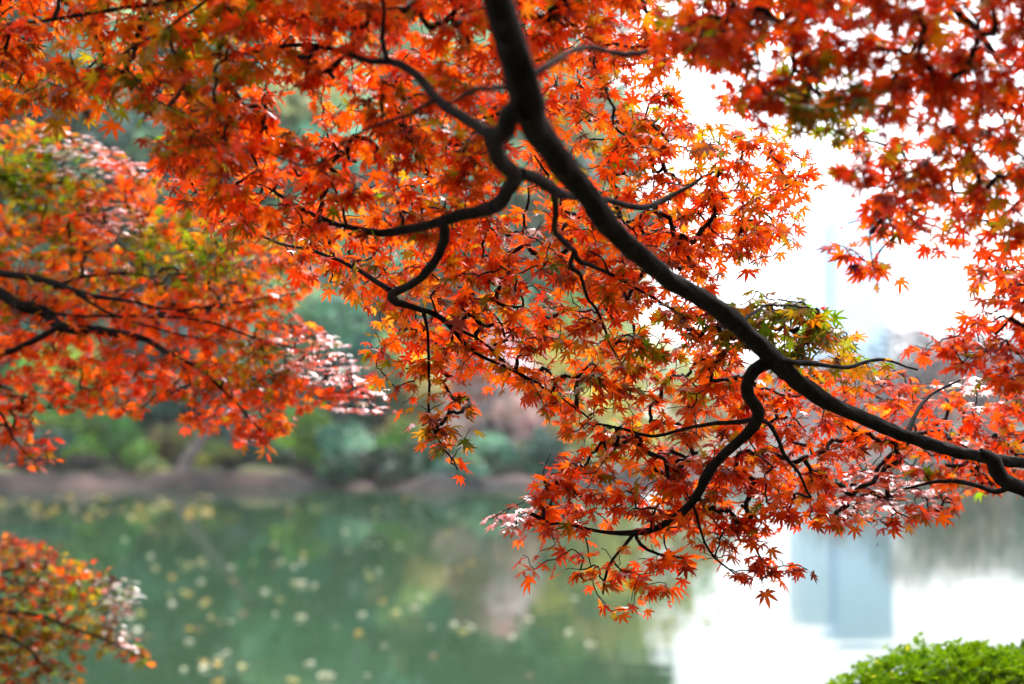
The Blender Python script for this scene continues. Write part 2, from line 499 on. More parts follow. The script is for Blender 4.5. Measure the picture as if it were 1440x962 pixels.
def build_tree(root, branches, regions, n_sprays, leaf_r=LEAF_R):
    """branches: (part name, [(px,py,depth,width px) or ('w',x,y,z,r)...], sides); twigs grow from them to the foliage"""
    nodes = []
    for name, pts, sides in branches:
        P = []
        for q in pts:
            if q[0] == 'w': P.append(q[1:])
            else:
                c = at(q[0], q[1], q[2]); P.append((c[0], c[1], c[2], q[3] * 0.5 * q[2] / FPX))
        P = np.array(P, float)
        if sides > 5 and len(P) > 4 and name != 'trunk':           # small kinks at the nodes of the wood
            P[2:-1, :3] += RNG.normal(0, 1, (len(P) - 3, 3)) * np.minimum(0.006, P[2:-1, 3:4] * 0.35)
        C = catmull(P, 0.018)
        wob = np.cumsum(RNG.normal(0, 1, (len(C), 3)), 0); wob -= np.linspace(0, 1, len(C))[:, None] * wob[-1]
        C[:, :3] += wob * 0.0010
        for _ in range(len(C) // 16):                              # swollen nodes and old scars
            k = RNG.integers(0, len(C)); g = np.exp(-((np.arange(len(C)) - k) / 1.6) ** 2)
            C[:, 3] *= 1 + g * RNG.uniform(0.04, 0.17)
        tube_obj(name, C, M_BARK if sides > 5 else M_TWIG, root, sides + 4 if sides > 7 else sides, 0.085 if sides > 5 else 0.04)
        C2 = C[::2]
        nodes.append(C2[:, :3])
    NODES = np.vstack(nodes)
    # keep only wood near the picture as places twigs may leave from
    rel = NODES - EYE; dep = rel @ FWD
    keep = dep > 0.9
    NODES = NODES[keep]
    tips = []
    for ri, r in enumerate(regions):
        q, P = r.tips()
        for i in range(len(q)): tips.append((P[i], ri, q[i]))
    TP = np.array([t[0] for t in tips]); TR = np.array([t[1] for t in tips]); TQ = np.array([t[2] for t in tips])
    # grow outwards: nearest tip first (Prim), twigs branch from twigs
    n = len(TP)
    best = np.full(n, 1e9); bi = np.zeros(n, int)
    for s in range(0, len(NODES), 400):
        D = np.linalg.norm(TP[:, None] - NODES[None, s:s + 400], axis=-1)
        j = D.argmin(1); dm = D[np.arange(n), j]
        u = dm < best; best[u] = dm[u]; bi[u] = j[u] + s
    alln = [NODES]; cnt = len(NODES); store = list(NODES)
    done = np.zeros(n, bool); twigs = [None] * n; outd = np.zeros((n, 3)); depth_of = np.zeros(n, int)
    owner = [-1] * cnt; par = np.full(n, -1)
    for _ in range(n):
        i = int(np.where(done, 1e9, best).argmin())
        a = store[bi[i]]; b = TP[i]; L_ = np.linalg.norm(b - a)
        k = max(3, int(L_ / 0.035))
        t = np.linspace(0, 1, k + 1)[:, None]
        side = RNG.normal(0, 1, 3) * 0.05 * L_
        mid = (a + b) / 2 + side + np.array([0, 0, 0.06 * L_])
        path = (1 - t) ** 2 * a + 2 * t * (1 - t) * mid + t * t * b
        path[1:-1] += RNG.normal(0, 0.0022, (k - 1, 3))
        twigs[i] = path; par[i] = owner[bi[i]]
        outd[i] = unit(path[-1] - path[-2])
        done[i] = True
        new = path[1:]
        D = np.linalg.norm(TP[:, None] - new[None], axis=-1) + 0.006
        j = D.argmin(1); dm = D[np.arange(n), j]
        u = (dm < best) & ~done
        best[u] = dm[u]; bi[u] = cnt + j[u]
        store += list(new); owner += [i] * len(new); cnt += len(new)
    load = np.ones(n)
    order = []
    # children counts by walking up
    for i in range(n):
        p = par[i]; g = 0
        while p >= 0 and g < 400:
            load[p] += 1; p = par[p]; g += 1
    # k-means into sprays
    K = min(n_sprays, max(1, n // 3))
    cen = TP[RNG.choice(n, K, replace=False)]
    for _ in range(8):
        lab = np.linalg.norm(TP[:, None] - cen[None], axis=-1).argmin(1)
        for k in range(K):
            if (lab == k).any(): cen[k] = TP[lab == k].mean(0)
    for k in range(K):
        idx = np.where(lab == k)[0]
        if len(idx) == 0: continue
        P, T, N_, S, C, WET = [], [], [], [], [], []
        TV, TF, off = [], [], 0
        for i in idx:
            path = twigs[i]
            r0 = min(0.00095 * load[i] ** 0.42, 0.006); r1 = 0.0009
            rad = np.linspace(max(r0, r1), r1 if load[i] < 3 else r0 * 0.7, len(path))
            v, f = tube(np.column_stack([path, rad]), 5, 0.05, cap=False)
            TV.append(v); TF.append(f + off); off += len(v)
            R = regions[TR[i]]
            m = max(2, RNG.poisson(CLUSTER))
            for j in range(m):
                if j == 0: base = path[-1]; o = outd[i] + RNG.normal(0, 0.25, 3)
                else:
                    pair = (j - 1) // 2
                    tt = max(0.0, 1 - (0.022 + 0.040 * pair + RNG.uniform(0, 0.018)) / max(0.03, np.linalg.norm(path[-1] - path[0])))
                    u = tt * (len(path) - 1); a = int(u); fr = u - a
                    base = path[min(a, len(path) - 1)] * (1 - fr) + path[min(a + 1, len(path) - 1)] * fr
                    s = unit(np.cross(outd[i], np.array([0, 0, 1.0]) + RNG.normal(0, 0.4, 3)))
                    o = outd[i] * 0.35 + s * (1 if j % 2 else -1) + RNG.normal(0, 0.25, 3)
                up = R.up; qx, qy = TQ[i]; w = np.array(R.w, float)
                for (zx, zy, rx, ry, kind, val) in R.zones:
                    if ((qx - zx) / rx) ** 2 + ((qy - zy) / ry) ** 2 < 1:
                        if kind == 'shine': up = val
                        else: w = np.array(val, float)
                hang = RNG.uniform(0.0, 0.85) * (1 - min(1, up))
                o = unit(o * np.array([1, 1, 0.5])); t = unit(o + np.array([0, 0, -hang]) - 0.4 * hang * unit((base - EYE) * np.array([1, 1, 0])))
                away = unit((base - EYE) * np.array([1, 1, 0]))
                nn = np.array([0, 0, 1.0]) + RNG.normal(0, 0.36, 3) + RNG.uniform(-0.1, 0.85) * away
                if up > 0:
                    t = unit(o * np.array([1, 1, 0.2]) + np.array([0, 0, -0.1]))
                    toward = unit(EYE - base); toward[2] = 0
                    nn = np.array([0, 0, 1.0]) + 0.42 * toward * up + RNG.normal(0, 0.11, 3)
                WET.append(2 if RNG.random() < (0.8 if up > 0 else 0.07) else 0)
                P.append(base); T.append(t); N_.append(nn)
                S.append(leaf_r * R.size * np.clip(RNG.normal(1, 0.22), 0.45, 1.45))
                hue = vnoise(base[None] * 1.0, 4.5, TR[i])[0]
                ww = w * np.array([1, 1, 1, 1, 0.25 + 1.7 * hue, 0.15 + 2.0 * hue * hue, 1]); ww /= ww.sum()
                c = PCOL[RNG.choice(7, p=ww)]
                c2 = PCOL[RNG.choice(7, p=ww)]
                f_ = RNG.uniform(0, 0.45)
                C.append((c * (1 - f_) + c2 * f_) * RNG.uniform(0.8, 1.12))
        V, F, CC = leaves_mesh(np.array(P), np.array(T), np.array(N_), np.array(S), np.array(C))
        TV = np.vstack(TV); TF = np.vstack(TF) + len(V)
        TF = np.vstack([TF[:, [0, 1, 2]], TF[:, [0, 2, 3]]])
        mesh_obj('foliage', np.vstack([V, TV]), np.vstack([F, TF]), M_LEAF, root, colors=np.vstack([np.clip(CC, 0, 0.93), np.full((len(TV), 3), 0.02)]),
                 mats=[M_TWIG, M_WET], midx=np.concatenate([np.repeat(WET, len(SH_F)), np.ones(len(TF))]))
    return n


def single_leaf(name, root, px, py, d, col, size, t, n_):
    V, F, C = leaves_mesh(np.array([at(px, py, d)]), np.array([t], float), np.array([n_], float), np.array([size]), np.array([col]))
    C[PET:] = np.array(col) * 0.5
    return mesh_obj(name, V, F, M_LEAF, root, colors=C)


#            orange red  deep gold olive green brown
W_MAIN = (5.4, 2.4, 0.7, 1.1, 1.5, 0.5, 0.8)
W_RED = (4.6, 3.4, 1.0, 0.7, 0.7, 0.25, 0.7)
W_DARK = (3.0, 3.0, 2.8, 0.3, 1.2, 0.7, 0.8)
W_MIX = (4.2, 1.8, 0.6, 0.7, 2.8, 1.6, 0.6)
W_GREEN = (0.8, 0.2, 0.2, 0.3, 3.5, 5.5, 0.3)

# --- the near maple whose limb crosses the picture
near = empty('maple_tree', (-1.5, -0.9, 0.5))
tag(near, 'orange maple whose thick dark limb slants from top centre to the right edge', 'tree', 'maples over the near bank')
B = []
B.append(('trunk', [('w', -1.5, -0.9, 0.42, 0.17), ('w', -1.48, -0.86, 0.8, 0.135), ('w', -1.42, -0.75, 1.6, 0.12), ('w', -1.3, -0.55, 2.5, 0.105), ('w', -1.15, -0.3, 3.2, 0.085), ('w', -1.05, -0.2, 3.9, 0.06), ('w', -1.05, -0.1, 4.7, 0.035)], 14))
B.append(('limb', [('w', -1.2, -0.38, 3.05, 0.055), ('w', -0.85, 0.15, 3.3, 0.048), ('w', -0.4, 0.8, 3.25, 0.040), ('w', -0.13, 1.35, 2.92, 0.034),
                   (690, -10, 1.72, 44), (716, 70, 1.8, 46), (741, 140, 1.88, 47), (772, 195, 1.98, 38), (815, 262, 2.1, 31), (870, 328, 2.22, 28), (945, 398, 2.36, 26), (1015, 437, 2.46, 26), (1085, 502, 2.58, 26), (1140, 549, 2.68, 24), (1210, 587, 2.76, 20), (1300, 622, 2.84, 18), (1370, 636, 2.9, 17), (1440, 648, 2.98, 14), (1560, 662, 3.1, 13), (1680, 640, 3.25, 8)], 14))
B.append(('branch', [(1378, 637, 2.9, 15), (1398, 648, 2.9, 22), (1418, 672, 2.9, 22), (1445, 692, 2.92, 20), (1540, 740, 3.0, 14), (1640, 760, 3.1, 8)], 10))
B.append(('branch', [(1424, 682, 2.9, 9), (1400, 692, 2.95, 8), (1370, 684, 3.0, 7), (1340, 676, 3.05, 6), (1300, 680, 3.12, 4), (1262, 690, 3.2, 3)], 6))
B.append(('branch', [(738, 150, 1.88, 40), (715, 160, 1.9, 32), (694, 172, 1.93, 28), (688, 192, 1.98, 26), (702, 220, 2.06, 25), (727, 244, 2.14, 24), (718, 262, 2.2, 21), (690, 283, 2.27, 18), (655, 298, 2.34, 16), (618, 309, 2.4, 14), (575, 320, 2.46, 12), (530, 326, 2.52, 10), (485, 318, 2.58, 8), (445, 305, 2.62, 7), (410, 287, 2.66, 6), (372, 262, 2.7, 4), (330, 245, 2.75, 3)], 12))
B.append(('branch', [(731, 244, 2.14, 20), (758, 254, 2.2, 18), (783, 270, 2.28, 15), (808, 278, 2.36, 9), (850, 282, 2.46, 8), (905, 290, 2.56, 8), (940, 280, 2.64, 7), (966, 262, 2.7, 5), (1010, 240, 2.8, 4), (1060, 232, 2.9, 3)], 9))
B.append(('branch', [(780, 268, 2.28, 12), (780, 295, 2.36, 9), (778, 322, 2.45, 8), (792, 335, 2.52, 8), (806, 352, 2.6, 8), (818, 365, 2.66, 7), (850, 378, 2.74, 5), (890, 402, 2.82, 4), (930, 425, 2.88, 4), (960, 445, 2.92, 3)], 8))
B.append(('branch', [(808, 354, 2.6, 7), (800, 375, 2.66, 7), (812, 392, 2.72, 6), (822, 420, 2.78, 5), (838, 440, 2.84, 4), (860, 490, 2.9, 3), (880, 520, 2.92, 2.5)], 6))
B.append(('branch', [(622, 307, 2.4, 12), (622, 330, 2.44, 14), (613, 358, 2.5, 13), (598, 384, 2.56, 13), (572, 399, 2.62, 12), (545, 408, 2.68, 12), (552, 424, 2.72, 11), (590, 437, 2.78, 8), (622, 450, 2.82, 7), (650, 478, 2.86, 6), (682, 503, 2.88, 5), (720, 518, 2.9, 4), (760, 540, 2.92, 3)], 9))
B.append(('branch', [(548, 408, 2.68, 9), (520, 388, 2.72, 7), (480, 368, 2.78, 6), (440, 352, 2.84, 5), (400, 345, 2.9, 4), (360, 330, 2.95, 3)], 6))
B.append(('branch', [(596, 440, 2.78, 6), (602, 480, 2.84, 4), (602, 540, 2.88, 4), (606, 590, 2.9, 3.5), (622, 625, 2.9, 3), (636, 645, 2.9, 2.5)], 6))
B.append(('branch', [(622, 450, 2.82, 5), (680, 478, 2.88, 4), (735, 525, 2.92, 4), (790, 560, 2.95, 3.5), (830, 590, 2.95, 3)], 6))
B.append(('branch', [(691, 186, 1.97, 20), (672, 176, 2.0, 17), (645, 160, 2.04, 15), (612, 142, 2.08, 13), (590, 112, 2.12, 12), (570, 94, 2.16, 11), (545, 87, 2.2, 10), (505, 86, 2.24, 9), (470, 72, 2.28, 8), (430, 64, 2.32, 7), (395, 66, 2.36, 6), (340, 75, 2.42, 4), (270, 82, 2.48, 3)], 10))
B.append(('branch', [(545, 87, 2.2, 8), (538, 55, 2.2, 7), (540, 20, 2.2, 6), (536, -20, 2.2, 5), (520, -90, 2.2, 4)], 6))
B.append(('branch', [(736, 122, 1.86, 11), (700, 124, 1.9, 9), (660, 128, 1.95, 8), (628, 146, 2.02, 6)], 7))
B.append(('branch', [(612, 142, 2.08, 7), (560, 168, 2.15, 5), (505, 188, 2.2, 4), (470, 210, 2.25, 3.5), (430, 235, 2.3, 3), (380, 215, 2.36, 2)], 6))
B.append(('branch', [(728, 122, 1.87, 13), (752, 104, 1.9, 11), (775, 90, 1.94, 9), (800, 76, 2.0, 8), (835, 71, 2.1, 8), (885, 79, 2.22, 7), (920, 74, 2.32, 6), (965, 50, 2.45, 4), (1010, 40, 2.55, 3)], 7))
B.append(('branch', [(1092, 504, 2.585, 22), (1070, 514, 2.585, 20), (1057, 530, 2.61, 18), (1056, 552, 2.64, 18), (1068, 578, 2.68, 18), (1064, 602, 2.72, 16), (1040, 626, 2.76, 14), (1005, 654, 2.8, 13), (982, 690, 2.84, 12), (962, 716, 2.86, 11), (930, 735, 2.88, 9), (893, 747, 2.9, 8), (845, 744, 2.92, 5), (800, 736, 2.94, 4), (760, 740, 2.95, 3)], 10))
B.append(('branch', [(1066, 590, 2.7, 8), (1020, 595, 2.76, 6), (965, 603, 2.82, 5), (915, 612, 2.86, 5), (880, 604, 2.88, 4), (840, 596, 2.9, 3)], 6))
B.append(('branch', [(893, 747, 2.9, 6), (868, 775, 2.9, 4), (852, 800, 2.9, 4), (848, 835, 2.9, 3)], 6))
B.append(('branch', [(893, 747, 2.9, 6), (900, 765, 2.9, 5), (925, 778, 2.92, 4), (960, 785, 2.95, 3)], 6))
B.append(('branch', [(975, 712, 2.85, 5), (985, 750, 2.88, 3.5), (1005, 785, 2.9, 3), (1035, 808, 2.92, 2.5)], 6))
B.append(('branch', [(1066, 590, 2.7, 9), (1085, 600, 2.76, 6), (1105, 640, 2.82, 5), (1125, 665, 2.86, 4), (1140, 700, 2.9, 3)], 6))
B.append(('branch', [(1095, 505, 2.58, 10), (1140, 510, 2.64, 7), (1195, 515, 2.72, 6), (1240, 505, 2.8, 4), (1290, 520, 2.9, 3)], 7))
B.append(('branch', [(1276, 612, 2.82, 9), (1290, 580, 2.88, 6), (1310, 555, 2.95, 4), (1350, 535, 3.0, 3)], 6))
B.append(('branch', [(1040, 455, 2.5, 8), (1062, 440, 2.56, 5), (1085, 428, 2.62, 4), (1120, 430, 2.68, 3)], 6))
B.append(('limb', [('w', -1.1, -0.25, 3.45, 0.045), ('w', -0.4, 0.5, 3.7, 0.038), ('w', 0.25, 1.2, 3.6, 0.03), ('w', 0.62, 1.7, 3.15, 0.024), (1330, -80, 2.2, 14), (1400, 60, 2.28, 9), (1450, 170, 2.36, 8), (1475, 260, 2.45, 7), (1470, 350, 2.55, 6), (1440, 420, 2.65, 4.5), (1400, 470, 2.7, 3)], 10))
B.append(('branch', [('w', 0.42, 1.45, 3.4, 0.014), (1130, -40, 2.05, 11), (1070, 10, 2.12, 10), (1040, 34, 2.15, 10), (1000, 24, 2.2, 5), (960, 40, 2.24, 3)], 8))
B.append(('branch', [(1345, -40, 2.22, 8), (1290, 60, 2.2, 6), (1240, 130, 2.18, 5), (1180, 150, 2.16, 4), (1120, 140, 2.1, 4), (1070, 130, 2.12, 3)], 7))
B.append(('branch', [(1425, 110, 2.32, 6), (1350, 180, 2.25, 5), (1300, 230, 2.16, 4), (1250, 260, 2.2, 3), (1225, 330, 2.4, 2), (1230, 385, 2.45, 1.6)], 6))
B.append(('branch', [(640, -60, 1.66, 14), (500, -40, 1.9, 10), (350, -10, 2.1, 8), (200, 10, 2.3, 6), (90, 25, 2.45, 5), (-20, 40, 2.5, 3)], 7))
B.append(('branch', [(290, 0, 2.18, 6), (200, 60, 2.3, 4), (120, 110, 2.4, 3.5), (30, 150, 2.5, 2)], 6))

NR = [
    Region([(-300, -60), (-240, -150), (-120, -110), (60, -200), (330, -170), (330, 260), (280, 245), (225, 205), (170, 165), (60, 155), (-110, 150), (-200, 90), (-330, 60)], lin(0, 2.5, 330, 2.3), 0.18, 2.1, W_MIX, gaps=[(70, 60, 45, 28, 0.2), (150, 50, 30, 25, 0.5), (205, 172, 26, 18, 0.2)]),
    Region([(320, -170), (460, -140), (560, -210), (700, -130), (745, 60), (720, 180), (690, 330), (560, 330), (430, 330), (330, 330), (260, 290), (210, 225), (240, 160), (320, 150)], lin(-50, 2.25, 330, 2.62, 'y'), 0.18, 2.2, W_MAIN, gaps=[(425, 140, 50, 38, 0.15), (600, 40, 30, 25, 0.5)]),
    Region([(700, -130), (800, -220), (900, -140), (935, 20), (960, 90), (950, 150), (1000, 170), (1080, 180), (1150, 225), (1130, 290), (1115, 345), (1050, 385), (980, 385), (900, 330), (800, 320), (720, 250), (750, 150)], lin(0, 2.45, 380, 3.05, 'y'), 0.2, 1.9, W_MAIN, gaps=[(985, 120, 40, 40, 0.1), (880, 110, 26, 18, 0.2), (880, 20, 40, 25, 0.3)]),
    Region([(420, 310), (760, 290), (980, 330), (1010, 430), (1050, 520), (1000, 600), (930, 625), (850, 610), (800, 610), (740, 555), (690, 545), (640, 500), (560, 485), (520, 440), (470, 400), (410, 370)], lin(320, 2.8, 520, 2.95, 'y'), 0.15, 1.75, W_MAIN,
           gaps=[(745, 375, 28, 25, 0.2), (825, 440, 40, 30, 0.45), (890, 400, 25, 20, 0.4), (500, 440, 25, 25, 0.1), (935, 590, 30, 30, 0.4)],
           zones=[(930, 470, 90, 80, 'w', W_MIX), (570, 470, 60, 60, 'w', W_MIX)]),
    Region([(515, 470), (620, 450), (655, 520), (668, 590), (662, 655), (635, 665), (602, 640), (600, 600), (545, 560), (525, 510)], lin(0, 2.9, 1, 2.9), 0.07, 1.05, W_MIX),
    Region([(765, 640), (850, 612), (960, 612), (1050, 570), (1080, 610), (1060, 670), (1085, 730), (1020, 765), (960, 740), (900, 740), (830, 735), (740, 760), (680, 740), (700, 712), (760, 690)], lin(0, 2.93, 1, 2.93), 0.11, 1.7, W_RED, zones=[(710, 715, 50, 28, 'shine', 1.0), (880, 650, 70, 40, 'w', W_MIX)]),
    Region([(735, 765), (860, 750), (900, 745), (990, 790), (945, 832), (905, 862), (860, 865), (825, 848), (845, 800), (790, 812), (722, 800)], lin(0, 2.9, 1, 2.9), 0.08, 0.75, W_RED),
    Region([(960, 740), (1060, 730), (1090, 775), (1140, 800), (1075, 822), (1010, 800), (985, 780)], lin(0, 2.92, 1, 2.92), 0.08, 1.1, W_RED),
    Region([(1070, 520), (1200, 500), (1310, 535), (1440, 520), (1600, 500), (1720, 590), (1610, 700), (1440, 680), (1370, 690), (1290, 740), (1240, 742), (1180, 735), (1100, 735), (1070, 700), (1060, 610), (1010, 560), (1000, 520)], lin(1050, 2.95, 1440, 3.25), 0.18, 1.75, W_RED, gaps=[(1020, 610, 26, 30, 0.3), (1150, 600, 30, 25, 0.4)], zones=[(1240, 690, 80, 40, 'shine', 0.55), (1200, 530, 90, 30, 'w', W_MIX), (1370, 540, 50, 20, 'shine', 0.8)]),
    Region([(1000, 425), (1035, 425), (1070, 402), (1130, 420), (1180, 455), (1205, 485), (1235, 520), (1120, 515), (1060, 500), (1010, 460)], lin(0, 2.78, 1, 2.78), 0.14, 2.3, W_GREEN),
    Region([(940, -90), (1100, -170), (1240, -120), (1400, -190), (1620, -140), (1700, 40), (1630, 160), (1680, 330), (1440, 350), (1390, 330), (1330, 320), (1250, 320), (1200, 290), (1190, 240), (1210, 200), (1140, 185), (1060, 175), (1030, 120), (1070, 95), (1000, 80), (940, 70)], lin(0, 2.05, 330, 2.3, 'y'), 0.18, 2.3, W_DARK, gaps=[(1085, 65, 32, 24, 0.35), (1210, 75, 30, 16, 0.35), (1370, 30, 36, 16, 0.35), (1340, 150, 30, 18, 0.5), (1250, 205, 22, 14, 0.4)],
           zones=[(1160, 140, 60, 50, 'w', W_GREEN), (1300, 40, 40, 30, 'w', W_MIX), (1380, 230, 50, 50, 'w', W_MIX)]),
    Region([(880, -90), (1090, -90), (1090, 80), (1060, 120), (1020, 175), (990, 150), (1000, 90), (930, 60), (880, 20)], lin(0, 2.3, 1, 2.3), 0.15, 1.0, W_DARK, gaps=[(905, 25, 30, 22, 0.3), (985, 118, 25, 25, 0.2)]),
    Region([(1390, 320), (1640, 330), (1700, 420), (1620, 540), (1440, 545), (1385, 530), (1300, 500), (1285, 485), (1345, 450), (1385, 430), (1360, 390), (1400, 360)], lin(0, 2.6, 1, 2.6), 0.13, 1.7, W_RED, zones=[(1400, 490, 60, 40, 'w', W_DARK)]),
    Region([(1190, 300), (1280, 310), (1270, 360), (1255, 405), (1225, 400), (1205, 375), (1195, 350), (1165, 350)], lin(0, 2.5, 1, 2.5), 0.06, 1.0, W_RED),
    Region([(1300, 330), (1400, 330), (1370, 380), (1320, 390)], lin(0, 2.5, 1, 2.5), 0.06, 0.9, W_RED),
]
build_tree(near, B, NR, 99)
for (x, y, d, c, s, t, n_) in ((1198, 367, 2.5, (0.02, 0.012, 0.03), 0.017, (0.3, 0, -1), (0, -1, 0.2)), (122, 148, 2.2, (0.03, 0.012, 0.012), 0.020, (0.1, 0.3, -1), (1, -0.6, 0.1)),
                               (1186, 466, 2.75, (0.55, 0.45, 0.03), 0.03, (0.3, 0, -1), (0.2, -1, 0.4)), (655, 440, 2.6, (0.16, 0.02, 0.012), 0.034, (-0.6, 0, -0.8), (0.3, -0.9, 0.3)), (1235, 762, 2.95, (0.07, 0.02, 0.015), 0.009, (0, 0, -1), (1, -0.4, 0))):
    single_leaf('withered_leaf', near, x, y, d, c, s, t, n_)

# --- the maple on the left, further off
gx, gy = -3.05, 4.3
left = empty('maple_tree', (gx, gy, 0.5))
tag(left, 'red and olive maple bough reaching in from the left edge at mid height', 'tree', 'maples over the near bank')
LB = [
    ('trunk', [('w', gx, gy, 0.42, 0.15), ('w', gx + 0.02, gy, 0.8, 0.12), ('w', gx + 0.12, gy - 0.02, 1.6, 0.10), ('w', gx + 0.2, gy, 2.4, 0.085), ('w', gx + 0.15, gy + 0.1, 3.2, 0.06), ('w', gx + 0.2, gy + 0.1, 4.2, 0.03)], 12),
    ('limb', [('w', gx + 0.2, gy, 2.5, 0.06), (-480, 330, 4.15, 26), (-250, 360, 4.1, 23), (-90, 375, 4.05, 20), (0, 402, 4.0, 17), (28, 425, 4.0, 16), (62, 442, 4.0, 16), (85, 456, 3.98, 15), (120, 462, 3.96, 13), (160, 466, 3.95, 11), (200, 470, 3.92, 9), (240, 495, 3.9, 6), (290, 525, 3.9, 5), (335, 565, 3.9, 3), (370, 610, 3.9, 2.5)], 10),
    ('branch', [(-260, 540, 4.1, 14), (-90, 520, 4.05, 11), (0, 500, 4.0, 9), (35, 488, 3.98, 9), (85, 458, 3.97, 9)], 8),
    ('branch', [(-150, 370, 4.06, 16), (0, 388, 4.0, 11), (60, 404, 3.97, 10), (115, 414, 3.95, 8), (180, 425, 3.92, 6), (250, 437, 3.9, 5), (330, 430, 3.9, 3), (420, 412, 3.88, 2)], 7),
    ('branch', [(75, 405, 3.97, 5), (115, 390, 3.98, 5), (170, 385, 4.0, 4), (200, 386, 4.0, 3)], 6),
    ('branch', [(60, 440, 4.0, 6), (120, 445, 3.95, 4), (200, 445, 3.92, 4), (270, 448, 3.9, 3), (350, 470, 3.88, 3), (440, 500, 3.86, 2), (520, 560, 3.85, 2)], 6),
    ('branch', [(110, 415, 3.95, 5), (150, 440, 3.93, 4), (200, 458, 3.92, 3), (300, 480, 3.9, 2)], 6),
    ('branch', [(-260, 250, 4.2, 14), (-90, 260, 4.2, 10), (20, 250, 4.2, 7), (110, 265, 4.2, 5), (200, 300, 4.2, 3)], 7),
    ('branch', [(-480, 330, 4.15, 16), (-360, 285, 4.18, 15), (-260, 250, 4.2, 14)], 7),
    ('branch', [('w', gx + 0.12, gy - 0.02, 1.7, 0.04), (-500, 620, 4.1, 16), (-260, 540, 4.1, 14)], 7),
    ('branch', [(-90, 520, 4.05, 7), (-10, 570, 4.05, 5), (20, 620, 4.05, 3), (50, 650, 4.05, 2)], 6),
]
LR = [
    Region([(-260, 200), (-180, 120), (-60, 175), (60, 165), (130, 195), (200, 225), (225, 255), (190, 300), (120, 330), (-120, 330), (-300, 300)], lin(0, 4.25, 200, 4.1), 0.2, 2.0, W_MIX, zones=[(150, 215, 90, 35, 'shine', 1.0), (60, 250, 85, 60, 'w', W_GREEN), (160, 300, 40, 22, 'shine', 0.9)]),
    Region([(-330, 400), (-300, 330), (-120, 320), (110, 315), (190, 290), (250, 275), (330, 280), (420, 320), (460, 370), (430, 410), (385, 440), (300, 440), (-120, 420), (-260, 440)], lin(0, 4.15, 400, 3.85), 0.24, 2.0, W_MIX, zones=[(160, 310, 50, 25, 'shine', 0.9), (260, 355, 90, 40, 'w', W_GREEN)]),
    Region([(-290, 460), (-120, 410), (300, 430), (400, 440), (440, 450), (500, 500), (550, 580), (490, 580), (440, 560), (400, 595), (375, 640), (310, 600), (262, 600), (255, 560), (200, 580), (90, 575), (-120, 590), (-240, 560), (-350, 520)], lin(0, 4.1, 450, 3.8), 0.2, 1.7, W_RED, gaps=[(230, 575, 25, 20, 0.0)], zones=[(455, 500, 75, 40, 'shine', 1.0), (520, 570, 40, 25, 'shine', 1.0), (355, 510, 60, 45, 'w', W_MIX)]),
    Region([(-200, 580), (30, 580), (80, 600), (85, 640), (60, 655), (-90, 630), (-230, 640)], lin(0, 4.1, 1, 4.1), 0.12, 1.3, W_RED),
]
build_tree(left, LB, LR, 72)

# --- the low maple in the bottom left corner
sx, sy = -2.75, 4.9
low = empty('maple_tree', (sx, sy, 0.5))
tag(low, 'low maple bush of rust red and olive leaves in the bottom left corner', 'tree', 'maples over the near bank')
SB = [
    ('trunk', [('w', sx, sy, 0.42, 0.06), ('w', sx + 0.05, sy, 0.8, 0.045), ('w', sx + 0.15, sy, 1.15, 0.035), ('w', sx + 0.25, sy, 1.5, 0.025), ('w', sx + 0.3, sy, 1.8, 0.012)], 9),
    ('branch', [('w', sx + 0.15, sy, 1.18, 0.022), (-220, 860, 4.9, 12), (-90, 860, 4.88, 9), (0, 862, 4.85, 6), (60, 866, 4.8, 5), (110, 885, 4.78, 4), (160, 905, 4.75, 3), (205, 925, 4.72, 2)], 7),
    ('branch', [(-160, 858, 4.9, 7), (-60, 830, 4.9, 5), (20, 800, 4.9, 4), (90, 800, 4.88, 3)], 6),
    ('branch', [(-160, 862, 4.9, 7), (-60, 890, 4.85, 5), (20, 900, 4.8, 4), (70, 945, 4.78, 3)], 6),
]
SR = [
    Region([(-240, 800), (-160, 750), (-80, 765), (20, 748), (70, 760), (105, 785), (190, 815), (185, 850), (175, 870), (200, 905), (215, 935), (150, 915), (60, 890), (-120, 880), (-230, 860)], lin(0, 4.9, 200, 4.75), 0.22, 1.5, (1.3, 0.6, 1.6, 0.2, 3.6, 3.4, 3.0), zones=[(178, 850, 34, 60, 'shine', 1.0)]),
    Region([(-190, 880), (60, 880), (120, 920), (110, 955), (60, 1010), (-60, 1060), (-150, 1010)], lin(0, 4.9, 100, 4.8), 0.15, 1.3, (0.6, 0.5, 1.4, 0.3, 3.4, 3.4, 2.4)),
]
build_tree(low, SB, SR, 22)

